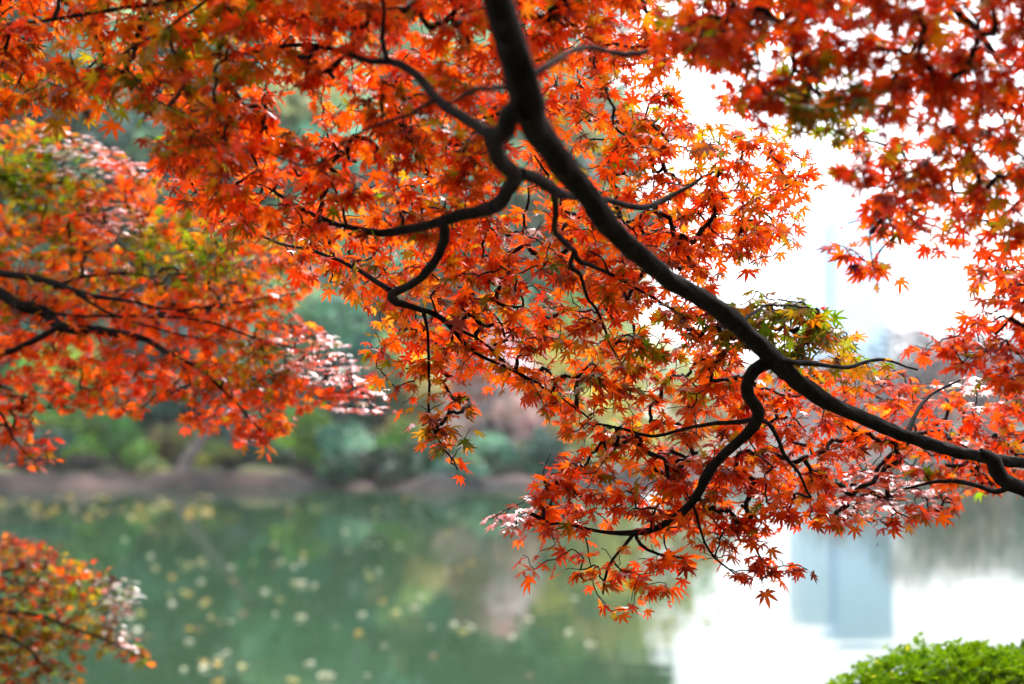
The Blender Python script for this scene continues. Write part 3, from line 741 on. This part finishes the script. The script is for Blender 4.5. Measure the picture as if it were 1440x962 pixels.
# ------------------------------------------------------------------ azalea bush, bottom right
def azalea():
    cx, cy_, cz = 1.67, 4.15, 0.5
    root = empty('azalea_bush', (cx, cy_, cz))
    tag(root, 'bright green clipped azalea bush at the bottom right corner', 'bush')
    rx, ry, rz = 1.36, 1.0, 0.958
    n = 34000
    th = RNG.uniform(0, 2 * math.pi, n); u = RNG.uniform(0.02, 1, n)
    d = np.stack([np.sqrt(1 - u * u) * np.cos(th), np.sqrt(1 - u * u) * np.sin(th), u], -1)
    lump = 1 + 0.05 * np.sin(d[:, 0] * 9 + 1) * np.sin(d[:, 1] * 8) + 0.05 * np.sin(d[:, 2] * 11 + d[:, 0] * 6)
    r = lump * np.where(RNG.random(n) < 0.35, RNG.uniform(0.72, 0.9, n), RNG.uniform(0.95, 1.0, n)) * (1 + (RNG.random(n) < 0.03) * RNG.uniform(0, 0.035, n))
    P = np.array([cx, cy_, cz]) + d * r[:, None] * np.array([rx, ry, rz])
    # each shoot: a whorl of 7 narrow leaves
    k = 7
    old = RNG.random(n) < 0.36                                        # older, larger leaves deeper inside; inner shade is put into their darker colour
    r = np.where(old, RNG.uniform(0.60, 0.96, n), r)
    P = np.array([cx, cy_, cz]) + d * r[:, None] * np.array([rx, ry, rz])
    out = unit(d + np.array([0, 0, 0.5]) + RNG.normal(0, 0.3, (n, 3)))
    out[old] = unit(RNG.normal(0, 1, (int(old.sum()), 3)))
    a = unit(np.cross(out, RNG.normal(0, 1, (n, 3)))); b = np.cross(out, a)
    base = np.array([(0, 0, 0), (0.5, 0.25, 0.03), (0.5, -0.25, 0.03), (1, 0, -0.06), (0.5, 0, -0.03)])
    F0 = np.array([(0, 4, 1), (0, 2, 4), (1, 4, 3), (2, 3, 4)])
    Vs, Fs, Cs = [], [], []
    col0 = np.array([0.23, 0.37, 0.001]); col1 = np.array([0.03, 0.11, 0.001])
    for j in range(k):
        ph = j * 2.4 + RNG.uniform(0, 0.7, n)
        rad = np.cos(ph)[:, None] * a + np.sin(ph)[:, None] * b
        T = unit(rad + out * RNG.uniform(0.1, 1.3, n)[:, None]); Nn = unit(out - T * np.sum(out * T, -1, keepdims=True)); Bb = np.cross(Nn, T)
        s = (RNG.uniform(0.015, 0.026, n) * np.where(old, 2.6, 1))[:, None, None]
        V = P[:, None] + s * (base[None, :, 0:1] * T[:, None] + base[None, :, 1:2] * Bb[:, None] + base[None, :, 2:3] * Nn[:, None])
        Vs.append(V.reshape(-1, 3)); Fs.append((F0[None] + (np.arange(n) * 5 + j * n * 5)[:, None, None]).reshape(-1, 3))
        f = np.clip(RNG.normal(0.6, 0.3, n) + 0.35 * (vnoise(P, 9, 3) - 0.5), 0, 1)[:, None]
        c = col0 * f + col1 * (1 - f)
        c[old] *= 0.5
        yel = RNG.random(n) < 0.006
        c[yel] = (0.75, 0.6, 0.03)
        Cs.append(np.repeat(c, 5, 0))
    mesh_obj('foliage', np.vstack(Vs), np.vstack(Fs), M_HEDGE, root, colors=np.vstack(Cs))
    # woody stems and the shaded inner mass of twigs
    TV, TF, off = [], [], 0
    for j in range(60):
        th, u = RNG.uniform(0, 6.28), RNG.uniform(0.1, 1)
        e = np.array([cx + math.cos(th) * math.sqrt(1 - u * u) * rx * 0.9, cy_ + math.sin(th) * math.sqrt(1 - u * u) * ry * 0.9, cz + u * rz * 0.9])
        s = np.array([cx + RNG.normal(0, 0.06), cy_ + RNG.normal(0, 0.06), cz - 0.05])
        m = (s + e) / 2 + RNG.normal(0, 0.06, 3) + np.array([0, 0, -0.05])
        C = catmull(np.column_stack([np.array([s, m, e]), [0.012, 0.007, 0.003]]), 0.06)
        v, f = tube(C, 5, 0.05, cap=False); TV.append(v); TF.append(f + off); off += len(v)
    mesh_obj('stem', np.vstack(TV), np.vstack(TF), M_TWIG, root)


azalea()

# ------------------------------------------------------------------ far bank: shrubs and trees
def leaf_cloud(blobs, n, size, col, var=0.8, flat=0.5):
    """many small leaf faces through the volume of uneven clumps; blobs: (x,y,z,rx,ry,rz)"""
    blobs = np.asarray(blobs, float)
    vol = blobs[:, 3] * blobs[:, 4] * blobs[:, 5]
    k = RNG.choice(len(blobs), n, p=vol / vol.sum())
    d = unit(RNG.normal(0, 1, (n, 3))) * (RNG.uniform(0.25, 1, n) ** 0.5)[:, None]
    P = blobs[k, :3] + d * blobs[k, 3:] * (1 + RNG.normal(0, 0.07, (n, 1)))
    a = unit(RNG.normal(0, 1, (n, 3)) * np.array([1, 1, flat])); b = unit(np.cross(a, RNG.normal(0, 1, (n, 3))))
    s = size * RNG.uniform(0.6, 1.3, n)[:, None]
    V = np.stack([P - a * s * 0.6, P + b * s * 0.35, P + a * s * 0.6, P - b * s * 0.35], 1).reshape(-1, 3)
    F = np.arange(4 * n).reshape(-1, 4)
    tone = RNG.uniform(1 - var, 1 + var, len(blobs))[k] * RNG.uniform(0.75, 1.25, n)
    hues = np.array([(1, 1, 1), (1, 1, 1), (1.7, 1.15, 0.9), (1.9, 1.25, 1.5), (0.7, 0.85, 0.9), (0.55, 0.9, 1.1)])[RNG.integers(0, 6, len(blobs))][k]
    C = np.clip(np.repeat((np.array(col)[None] * hues * tone[:, None]), 4, 0), 0, 0.85)
    return V, F, C


def gz(x, y):
    return float(height(x, y))


def far_shrub(px, D, h, w, col, label, dens=1.0, group='shrubs on the far bank'):
    x, y = (px - 720) / FPX * D, D; z = gz(x, y)
    root = empty('shrub', (x, y, z - 0.05))
    tag(root, label, 'shrub', group)
    blobs = []
    for _ in range(9):
        a, r = RNG.uniform(0, 6.28), RNG.uniform(0, 0.6)
        hz = RNG.uniform(0.2, 0.75)
        blobs.append((x + math.cos(a) * r * w / 2, y + math.sin(a) * r * w / 2.4, z + h * hz, w * 0.24, w * 0.22, h * RNG.uniform(0.2, 0.3)))
    V, F, C = leaf_cloud(blobs, int(1500 * dens), 0.2, col)
    mesh_obj('foliage', V, F, M_FAR_LEAF, root, colors=C)
    TV, TF, off = [], [], 0
    for b in blobs:
        C = catmull([(x, y, z - 0.05, 0.03), ((x + b[0]) / 2, (y + b[1]) / 2, z + (b[2] - z) * 0.6, 0.02), (b[0], b[1], b[2], 0.01)], 0.3)
        v, f = tube(C, 5, 0, cap=False); TV.append(v); TF.append(f + off); off += len(v)
    mesh_obj('stem', np.vstack(TV), np.vstack(TF), M_BARK_FAR, root)


def far_tree(name, px, D, h, w, col, label, low=0.15, n=3000, leaf=0.35, lean=0.0, trunk_r=0.16, bare=False, nb=16, group='trees beyond the pond', cone=0.0):
    x, y = (px - 720) / FPX * D, D; z = gz(x, y)
    root = empty(name, (x, y, z - 0.1))
    tag(root, label, 'tree', group)
    top = (x + lean, y, z + h * 0.92)
    C = catmull([(x, y, z - 0.1, trunk_r * 1.25), (x + lean * 0.12, y, z + h * 0.12, trunk_r), (x + lean * 0.55, y, z + h * 0.5, trunk_r * 0.7), (*top, trunk_r * 0.15)], 0.5)
    tube_obj('trunk', C, M_BARK_FAR, root, 8, 0.05)
    blobs = []
    for k in range(nb):
        t = low + (0.93 - low) * (k + RNG.uniform(0.2, 0.8)) / nb
        prof = math.sin(math.pi * min(1, max(0.06, (t - low) / (1.02 - low)) ** 0.8)) * (1 - cone) + cone * (1.03 - t)
        a = k * 2.4 + RNG.uniform(-0.4, 0.4)
        r = w * 0.5 * prof * RNG.uniform(0.45, 0.75)
        ax = np.interp(t, [0, 0.12, 0.5, 0.92], [0, lean * 0.12, lean * 0.55, lean])
        s = w * 0.22 * (0.55 + 0.6 * prof) * RNG.uniform(0.8, 1.25)
        blobs.append((x + ax + math.cos(a) * r, y + math.sin(a) * r, z + h * t, s, s, s * (0.62 if not bare else 0.9)))
    TV, TF, off = [], [], 0
    for b in blobs:
        hz = max(low * 0.7, (b[2] - z) / h - 0.16)
        ax = np.interp(hz, [0, 0.12, 0.5, 0.92], [0, lean * 0.12, lean * 0.55, lean])
        C = catmull([(x + ax, y, z + h * hz, trunk_r * 0.4), ((x + ax + b[0]) / 2, (y + b[1]) / 2, z + h * hz * 0.4 + b[2] * 0.6 - z * 0.6 + z * 0.2 * 0, trunk_r * 0.25) if False else ((x + ax + b[0]) / 2, (y + b[1]) / 2, (z + h * hz + b[2]) / 2 + 0.1, trunk_r * 0.25), (b[0], b[1], b[2], trunk_r * 0.1)], 0.5)
        v, f = tube(C, 5, 0, cap=False); TV.append(v); TF.append(f + off); off += len(v)
        if bare:
            for _ in range(12):
                e = np.array(b[:3]) + unit(RNG.normal(0, 1, 3) + np.array([0, 0, 0.4])) * np.array(b[3:]) * 1.25
                C = np.array([[(x + ax + b[0]) / 2, (y + b[1]) / 2, (z + h * hz + b[2]) / 2, trunk_r * 0.14], [*(np.array(b[:3]) * 0.6 + e * 0.4 + RNG.normal(0, 0.1, 3)), trunk_r * 0.09], [*e, trunk_r * 0.04]])
                v, f = tube(C, 4, 0, cap=False); TV.append(v); TF.append(f + off); off += len(v)
    mesh_obj('branch', np.vstack(TV), np.vstack(TF), M_BARK_FAR, root)
    V, F, C = leaf_cloud(blobs, n, leaf, col)
    mesh_obj('crown', V, F, M_FAR_LEAF, root, colors=C)


TEAL = (0.10, 0.25, 0.14); DTEAL = (0.05, 0.13, 0.085); PALE = (0.30, 0.44, 0.25); LEAFG = (0.17, 0.42, 0.03); YG = (0.42, 0.42, 0.13); ROSE = (0.52, 0.40, 0.37); OLIVE = (0.22, 0.24, 0.08); DGREEN = (0.03, 0.07, 0.025)
SHR = [(-40, 45, 1.8, 4, TEAL, 'blue green shrub at the left end of the far bank'), (45, 44, 1.4, 3, DTEAL, 'dark teal shrub low by the dark waterline at far left'),
       (110, 46, 1.9, 3.2, LEAFG, 'bright green shrub on the far bank below the left maple bough'), (175, 46.5, 2.0, 2.8, (0.07, 0.2, 0.03), 'mid green shrub between a bright green and an olive shrub'),
       (235, 47, 1.7, 3, OLIVE, 'olive shrub on the far bank left of the leaning tree'), (345, 46, 1.5, 2.6, DTEAL, 'dark shrub at the foot of the leaning tree'),
       (425, 46.5, 2.4, 3.2, LEAFG, 'leafy bright green shrub right of the leaning tree'), (495, 45.5, 1.9, 2.8, TEAL, 'teal shrub beside the bright green shrub'),
       (565, 46, 2.1, 2.8, (0.09, 0.2, 0.02), 'yellowish green shrub above the dark hollow in the bank'), (520, 44.2, 1.1, 2.6, DGREEN, 'nearly black green shrub overhanging the water'),
       (605, 44.3, 1.2, 2.8, DGREEN, 'very dark shrub at the water right of the black green one'), (690, 46, 1.5, 3, TEAL, 'blue green shrub under the pale pink bare shrubs'),
       (765, 46.5, 1.7, 2.8, DTEAL, 'dark teal shrub left of the yellow tree'),
       (470, 43.0, 0.7, 1.8, DGREEN, 'low dark clump trailing into the water left of the black green shrub'), (565, 43.0, 0.8, 2.2, DGREEN, 'low dark clump trailing into the water between two black green shrubs'),
       (650, 43.0, 0.7, 2.2, DTEAL, 'low teal clump trailing into the water under the pink shrubs'), (15, 43.0, 0.6, 2.4, (0.05, 0.05, 0.04), 'low dark brown clump at the left end of the waterline'), (120, 43.2, 0.5, 1.4, (0.05, 0.06, 0.03), 'low brownish green clump at the waterline below a bright green shrub'),
       (215, 43.6, 0.6, 1.2, OLIVE, 'small olive clump on the bare earth of the bank'), (300, 45.0, 0.9, 1.8, (0.2, 0.3, 0.05), 'small yellowish clump above the bare earth of the bank'), (60, 46, 1.2, 2.4, (0.2, 0.26, 0.1), 'pale olive shrub at far left above the dark waterline'), (390, 44.2, 0.7, 1.5, (0.05, 0.1, 0.03), 'small dark green clump right of the bare earth')]
for s in SHR: far_shrub(s[0], s[1] + 1.0, *s[2:])
far_shrub(610, 54, 3.6, 4.5, ROSE, 'tall pale pink grey shrub behind the bank at picture centre', group='pale bare shrubs')
far_shrub(700, 56, 3.2, 4.5, (0.45, 0.36, 0.33), 'pale pinkish shrub right of the taller pink grey one', group='pale bare shrubs')
far_shrub(765, 52, 2.4, 3.2, ROSE, 'smaller pink grey shrub nearest the yellow tree', group='pale bare shrubs')
TREES = [
    ('broadleaf_tree', -130, 54, 18, 10, DTEAL, 'dark teal tree at the left end of the far bank', 0.08, 0.0), ('broadleaf_tree', 30, 52, 17, 8, TEAL, 'tall blue green tree behind the far left shrubs', 0.12, 0.0),
    ('broadleaf_tree', 150, 58, 20, 9, PALE, 'pale grey green tree second from the left', 0.1, 0.0), ('conifer_tree', 235, 50, 16, 6.5, DTEAL, 'dark conifer seen in the gap between two maples', 0.1, 0.7),
    ('broadleaf_tree', 345, 60, 20, 9, TEAL, 'blue green tree behind the leaning trunk', 0.08, 0.0), ('broadleaf_tree', 440, 56, 17, 8, PALE, 'pale sage green tree above the bright green shrub', 0.1, 0.0),
    ('broadleaf_tree', 540, 62, 20, 9, (0.12, 0.2, 0.12), 'grey green tree behind the yellowish shrub', 0.08, 0.0), ('broadleaf_tree', 640, 66, 21, 9, PALE, 'pale green tree behind the pink shrubs', 0.12, 0.0),
    ('broadleaf_tree', 740, 68, 21, 8, (0.16, 0.24, 0.15), 'tall pale tree left of the yellow tree', 0.1, 0.0), ('broadleaf_tree', 835, 70, 20.5, 6.5, (0.2, 0.27, 0.14), 'tall slim tree behind the yellow tree', 0.1, 0.0)]
for (nm, px, D, h, w, c, lab, lw, cone) in TREES: far_tree(nm, px, D, h, w, c, lab, low=lw, n=6500, leaf=0.55, cone=cone, nb=34)
far_tree('leaning_tree', 255, 44.5, 6.5, 4.5, TEAL, 'tree with a bare trunk leaning right at the water', low=0.5, n=1400, lean=4.4, trunk_r=0.2, nb=10)
far_tree('broadleaf_tree', 885, 47.5, 5.6, 5.6, YG, 'rounded yellow green tree at the right end of the near shore', low=0.06, n=3000, leaf=0.25, nb=16)
far_tree('broadleaf_tree', 975, 52, 3.4, 3.0, (0.5, 0.5, 0.3), 'small cream yellow tree just right of the yellow green one', low=0.1, n=1200, leaf=0.25, nb=10)
BT = [(1180, 110, 7.2, 9, (0.3, 0.27, 0.26), 'grey leafless tree in front of the tower foot'), (1285, 92, 9.0, 9, (0.27, 0.24, 0.24), 'tallest grey leafless tree right of the tower'), (1385, 88, 7.8, 8, (0.27, 0.25, 0.25), 'grey leafless tree behind the right hand maple leaves'), (1480, 90, 8.6, 8, (0.25, 0.23, 0.23), 'grey leafless tree at the right edge')]
for (px, D, h, w, c, lab) in BT: far_tree('bare_tree', px, D, h, w, c, lab, low=0.16, n=3000, leaf=0.3, bare=True, nb=20, group='leafless trees on the right shore')
far_tree('pine_tree', 1530, 62, 7.2, 5, (0.06, 0.14, 0.03), 'green pine standing right of the frame edge by the water', low=0.2, n=1500, nb=14)
for i, (px, D, h, lab) in enumerate([(1000, 150, 9, 'far hazy tree left of the tower'), (1065, 170, 10, 'far hazy tree close to the tower on its left'), (1130, 180, 9, 'far hazy tree under the left edge of the tower'), (1205, 175, 9.5, 'far hazy tree under the middle of the tower'), (1270, 165, 10, 'far hazy tree just right of the tower'), (1335, 160, 11, 'far hazy tree between the leafless ones'), (1400, 170, 11, 'far hazy tree behind the right leafless tree'), (1470, 160, 12, 'far hazy tree at the right edge')]):
    far_tree('broadleaf_tree', px, D, h, 11, (0.13, 0.15, 0.11), lab, low=0.08, n=1300, leaf=0.7, nb=12, group='distant line of trees')

# ------------------------------------------------------------------ hazy tower far behind
def tower():
    D = 500.0
    x0, x1 = (1123 - 720) / FPX * D, (1250 - 720) / FPX * D
    root = empty('office_tower', ((x0 + x1) / 2, D + 12, 0.8))
    tag(root, 'pale blue hazy office tower beyond the pond', 'building')

    def facade(name, c_wall, c_glass):
        m, N, L = new_mat(name)
        out = N.new('ShaderNodeOutputMaterial'); p = N.new('ShaderNodeBsdfPrincipled')
        tc = N.new('ShaderNodeTexCoord'); br = N.new('ShaderNodeTexBrick')
        br.offset = 0; br.inputs['Scale'].default_value = 1; br.inputs['Brick Width'].default_value = 2.0; br.inputs['Row Height'].default_value = 3.6
        br.inputs['Mortar Size'].default_value = 0.5; br.inputs['Color1'].default_value = (*c_glass, 1); br.inputs['Color2'].default_value = (*[c * 1.2 for c in c_glass], 1); br.inputs['Mortar'].default_value = (*c_wall, 1)
        cx = N.new('ShaderNodeSeparateXYZ'); cb = N.new('ShaderNodeCombineXYZ'); ad = N.new('ShaderNodeMath')
        L.new(tc.outputs['Object'], cx.inputs[0]); L.new(cx.outputs[0], ad.inputs[0]); L.new(cx.outputs[1], ad.inputs[1])
        L.new(ad.outputs[0], cb.inputs[0]); L.new(cx.outputs[2], cb.inputs[1]); L.new(cb.outputs[0], br.inputs[0])
        L.new(br.outputs[0], p.inputs['Base Color']); p.inputs['Roughness'].default_value = 0.5
        L.new(p.outputs[0], out.inputs[0]); return m

    def box(a, b):
        V = [(x, y, z) for x in (a[0], b[0]) for y in (a[1], b[1]) for z in (a[2], b[2])]
        F = [(0, 1, 3, 2), (4, 6, 7, 5), (0, 4, 5, 1), (2, 3, 7, 6), (0, 2, 6, 4), (1, 5, 7, 3)]
        return V, F
    m1 = facade('pale_facade', (0.54, 0.74, 0.90), (0.36, 0.58, 0.82)); m2 = facade('glass_facade', (0.46, 0.68, 0.88), (0.26, 0.50, 0.78))
    xm = x0 + (x1 - x0) * 0.36
    for nm, a, b, m in (('wing', (x0, D, 0.8), (xm - 1.5, D + 22, 70), m1), ('wing', (xm + 0.8, D - 2, 0.8), (x1, D + 24, 75), m2), ('lift_core', (xm - 1.5, D + 1.5, 0.8), (xm + 0.8, D + 20, 73), m2), ('roof_plant', (xm + 4, D + 3, 75), (x1 - 5, D + 18, 78), m1)):
        V, F = box(a, b)
        mesh_obj(nm, V, F, m, root, smooth=False)


tower()

# ------------------------------------------------------------------ leaves floating on the pond
def cupped_leaf(seed):
    r = np.random.default_rng(seed)
    n = 14
    ang = np.arange(n) * 2 * math.pi / n
    rad = 0.5 * (1 + 0.28 * np.cos(ang * 5) * 0.6) * np.where(np.cos(ang) > 0.8, 1.25, 1)
    V = [(0, 0, 0.02)]
    for f, lift in ((0.55, 0.03), (1.0, 0.0)):
        for k in range(n):
            x, y = rad[k] * f * math.cos(ang[k]), rad[k] * f * 0.8 * math.sin(ang[k])
            z = 0.02 + (f ** 2) * (0.34 * abs(math.sin(ang[k])) ** 2 + 0.16 * max(0, math.cos(ang[k])) + 0.06 * r.normal())
            V.append((x, y, z))
    F = [(0, 1 + k, 1 + (k + 1) % n) for k in range(n)] + [(1 + k, 1 + n + k, 1 + n + (k + 1) % n, 1 + (k + 1) % n) for k in range(n)]
    return V, F


KINDS = [('pale yellow leaf curled up on the green pond', (0.50, 0.46, 0.17)), ('creamy white leaf floating on the green pond', (0.52, 0.51, 0.36)), ('golden leaf floating on the green pond', (0.5, 0.33, 0.06)), ('faded brownish leaf floating on the green pond', (0.25, 0.17, 0.09))]
FMESH = []
for k, (lab, c) in enumerate(KINDS):
    for s in range(3):
        V, F = cupped_leaf(k * 10 + s)
        me = bpy.data.meshes.new('floating_leaf'); me.from_pydata(V, [], F)
        a = me.color_attributes.new('tint', 'FLOAT_COLOR', 'POINT'); a.data.foreach_set('color', np.tile([*c, 1.0], len(V)).astype(np.float32))
        me.polygons.foreach_set('use_smooth', np.ones(len(F), dtype=bool)); me.materials.append(M_FLOAT); FMESH.append(me)


def float_leaf(px, py, size, kind, label=None):
    D = EYE[2] * FPX / (py - 590)
    o = bpy.data.objects.new('floating_leaf', FMESH[kind * 3 + random.randrange(3)])
    o.location = ((px - 720) / FPX * D, D, 0.004); o.rotation_euler = (random.uniform(-0.1, 0.1), random.uniform(-0.1, 0.1), random.uniform(0, 6.28)); size *= 0.88; o.scale = (size, size, size)
    COL.objects.link(o)
    tag(o, label or KINDS[kind][0], 'leaf', KINDS[kind][0].split(' floating')[0].split(' curled')[0].replace('leaf', 'leaves') + ' adrift on the pond')


for (x, y, s, k) in ((257, 789, 0.13, 0), (270, 794, 0.13, 0), (284, 790, 0.13, 0), (262, 800, 0.11, 0), (245, 811, 0.14, 2), (216, 782, 0.13, 1), (213, 744, 0.13, 0), (197, 885, 0.2, 1), (427, 820, 0.2, 1), (416, 819, 0.15, 0), (443, 823, 0.15, 1), (427, 867, 0.16, 1), (557, 861, 0.17, 0), (510, 863, 0.15, 1), (460, 949, 0.2, 1), (506, 889, 0.12, 2), (638, 877, 0.16, 1), (518, 803, 0.14, 0), (521, 811, 0.12, 0), (398, 789, 0.13, 1), (397, 842, 0.13, 0), (375, 831, 0.15, 1), (328, 797, 0.14, 1), (247, 848, 0.13, 1), (262, 831, 0.13, 0), (429, 780, 0.14, 2), (388, 766, 0.14, 0), (270, 900, 0.12, 1), (310, 957, 0.13, 2), (592, 838, 0.13, 1), (718, 895, 0.15, 1), (830, 905, 0.16, 1), (742, 870, 0.13, 1), (800, 888, 0.13, 1)):
    float_leaf(x, y, s * 0.72, k)
for i in range(60):
    y = 700 + 255 * random.random() ** 1.5
    x = random.gauss(400, 210)
    if not (-20 < x < 930): continue
    float_leaf(x, y, random.uniform(0.05, 0.11) * (1.25 if y < 760 else 1), random.choice([0, 0, 1, 1, 1, 2, 3, 3]))
for i in range(12):                                                # small drifts of a few leaves each
    y = 705 + 235 * random.random() ** 1.4; x = random.gauss(420, 190)
    for _ in range(random.randint(3, 6)):
        float_leaf(x + random.gauss(0, 34), y + random.gauss(0, 6), random.uniform(0.05, 0.11), random.choice([0, 0, 1, 1, 2, 3]))
for i in range(35):
    float_leaf(random.uniform(-20, 300), random.uniform(698, 730), random.uniform(0.14, 0.22), random.choice([0, 2, 2, 3]))

# ------------------------------------------------------------------ haze in the air
HAZE = 0.00045
if HAZE > 0:
    m, N, L = new_mat('haze_air')
    out = N.new('ShaderNodeOutputMaterial'); v = N.new('ShaderNodeVolumePrincipled')
    v.inputs['Color'].default_value = (0.86, 0.94, 1.0, 1); v.inputs['Density'].default_value = HAZE; v.inputs['Anisotropy'].default_value = 0.2
    L.new(v.outputs[0], out.inputs['Volume'])
    a, b = (-2000, -1700, -2.6), (2000, 2700, 90)
    V = [(x, y, z) for x in (a[0], b[0]) for y in (a[1], b[1]) for z in (a[2], b[2])]
    F = [(0, 1, 3, 2), (4, 6, 7, 5), (0, 4, 5, 1), (2, 3, 7, 6), (0, 2, 6, 4), (1, 5, 7, 3)]
    tag(mesh_obj('haze', V, F, m, smooth=False), kind='stuff')

# ------------------------------------------------------------------ wood behind the far bank and unseen trees added behind the viewer to cut light
BACK = [(-260, 80), (-60, 84), (90, 78), (240, 86), (390, 80), (520, 88), (650, 84), (770, 92)]
BLAB = ['far left tree of the row closing the view behind the bank', 'dark tree of the back row behind the blue green one', 'dark tree of the back row left of the conifer', 'dark tree of the back row behind the leaning trunk', 'dark tree of the back row behind the sage green one', 'dark tree of the back row behind the yellowish shrub', 'dark tree of the back row behind the pink shrubs', 'dark tree of the back row left of the slim tall tree']
for (px, D), lab in zip(BACK, BLAB):
    far_tree('broadleaf_tree', px, D, 33, 14, (0.10, 0.17, 0.10), lab, low=0.03, n=6000, leaf=0.8, nb=30, group='back row of trees')

MID = [('broadleaf_tree', 95, 49.5, 4.6, 4.2, (0.2, 0.42, 0.06), 'small bright green tree above the far left shrubs', 0.0), ('conifer_tree', 475, 49, 7.0, 4.0, (0.04, 0.12, 0.08), 'small dark conifer above the bright green shrub', 0.6),
       ('broadleaf_tree', 180, 51, 6.5, 4.0, (0.34, 0.36, 0.14), 'small olive yellow tree between the green tree and the leaning trunk', 0.0), ('broadleaf_tree', 385, 50, 5.6, 3.6, (0.08, 0.3, 0.12), 'small emerald green tree right of the leaning trunk', 0.0), ('broadleaf_tree', 565, 51, 5.2, 3.6, (0.32, 0.4, 0.16), 'small pale olive tree above the dark hollow', 0.0),
       ('bare_tree', 690, 50, 5.2, 4.0, (0.55, 0.38, 0.34), 'small tree with pale pink brown leaves left of the yellow tree', 0.0), ('broadleaf_tree', 790, 53, 6.6, 3.6, (0.24, 0.34, 0.08), 'small olive green tree behind the left side of the yellow tree', 0.0)]
for (nm, px, D, h, w, c, lab, cone) in MID:
    far_tree(nm, px, D, h, w, c, lab, low=0.1, n=1800, leaf=0.28, cone=cone, nb=14, trunk_r=0.09, group='small trees on the far bank')
BLOCKERS = [(-11, -6, 11, 9, 'unseen evergreen added behind the viewer on the left to block light'), (-5, -10, 12, 9, 'unseen evergreen added behind the maple trunk to block light'), (1.5, -8, 11, 9, 'unseen evergreen added right behind the viewer to block light'), (7, -9, 12, 9, 'unseen evergreen added behind the viewer on the right to block light'), (12, -4, 11, 9, 'unseen evergreen added on the near bank at right to block light')]
for (x, y, h, w, lab) in BLOCKERS:  # out of view, added to hold back sky light on bark and leaves
    px = 720 + FPX * x / y
    far_tree('broadleaf_tree', px, y, h, w, (0.03, 0.07, 0.03), lab, low=0.06, n=3500, leaf=0.6, nb=26, group='unseen trees added to block light')
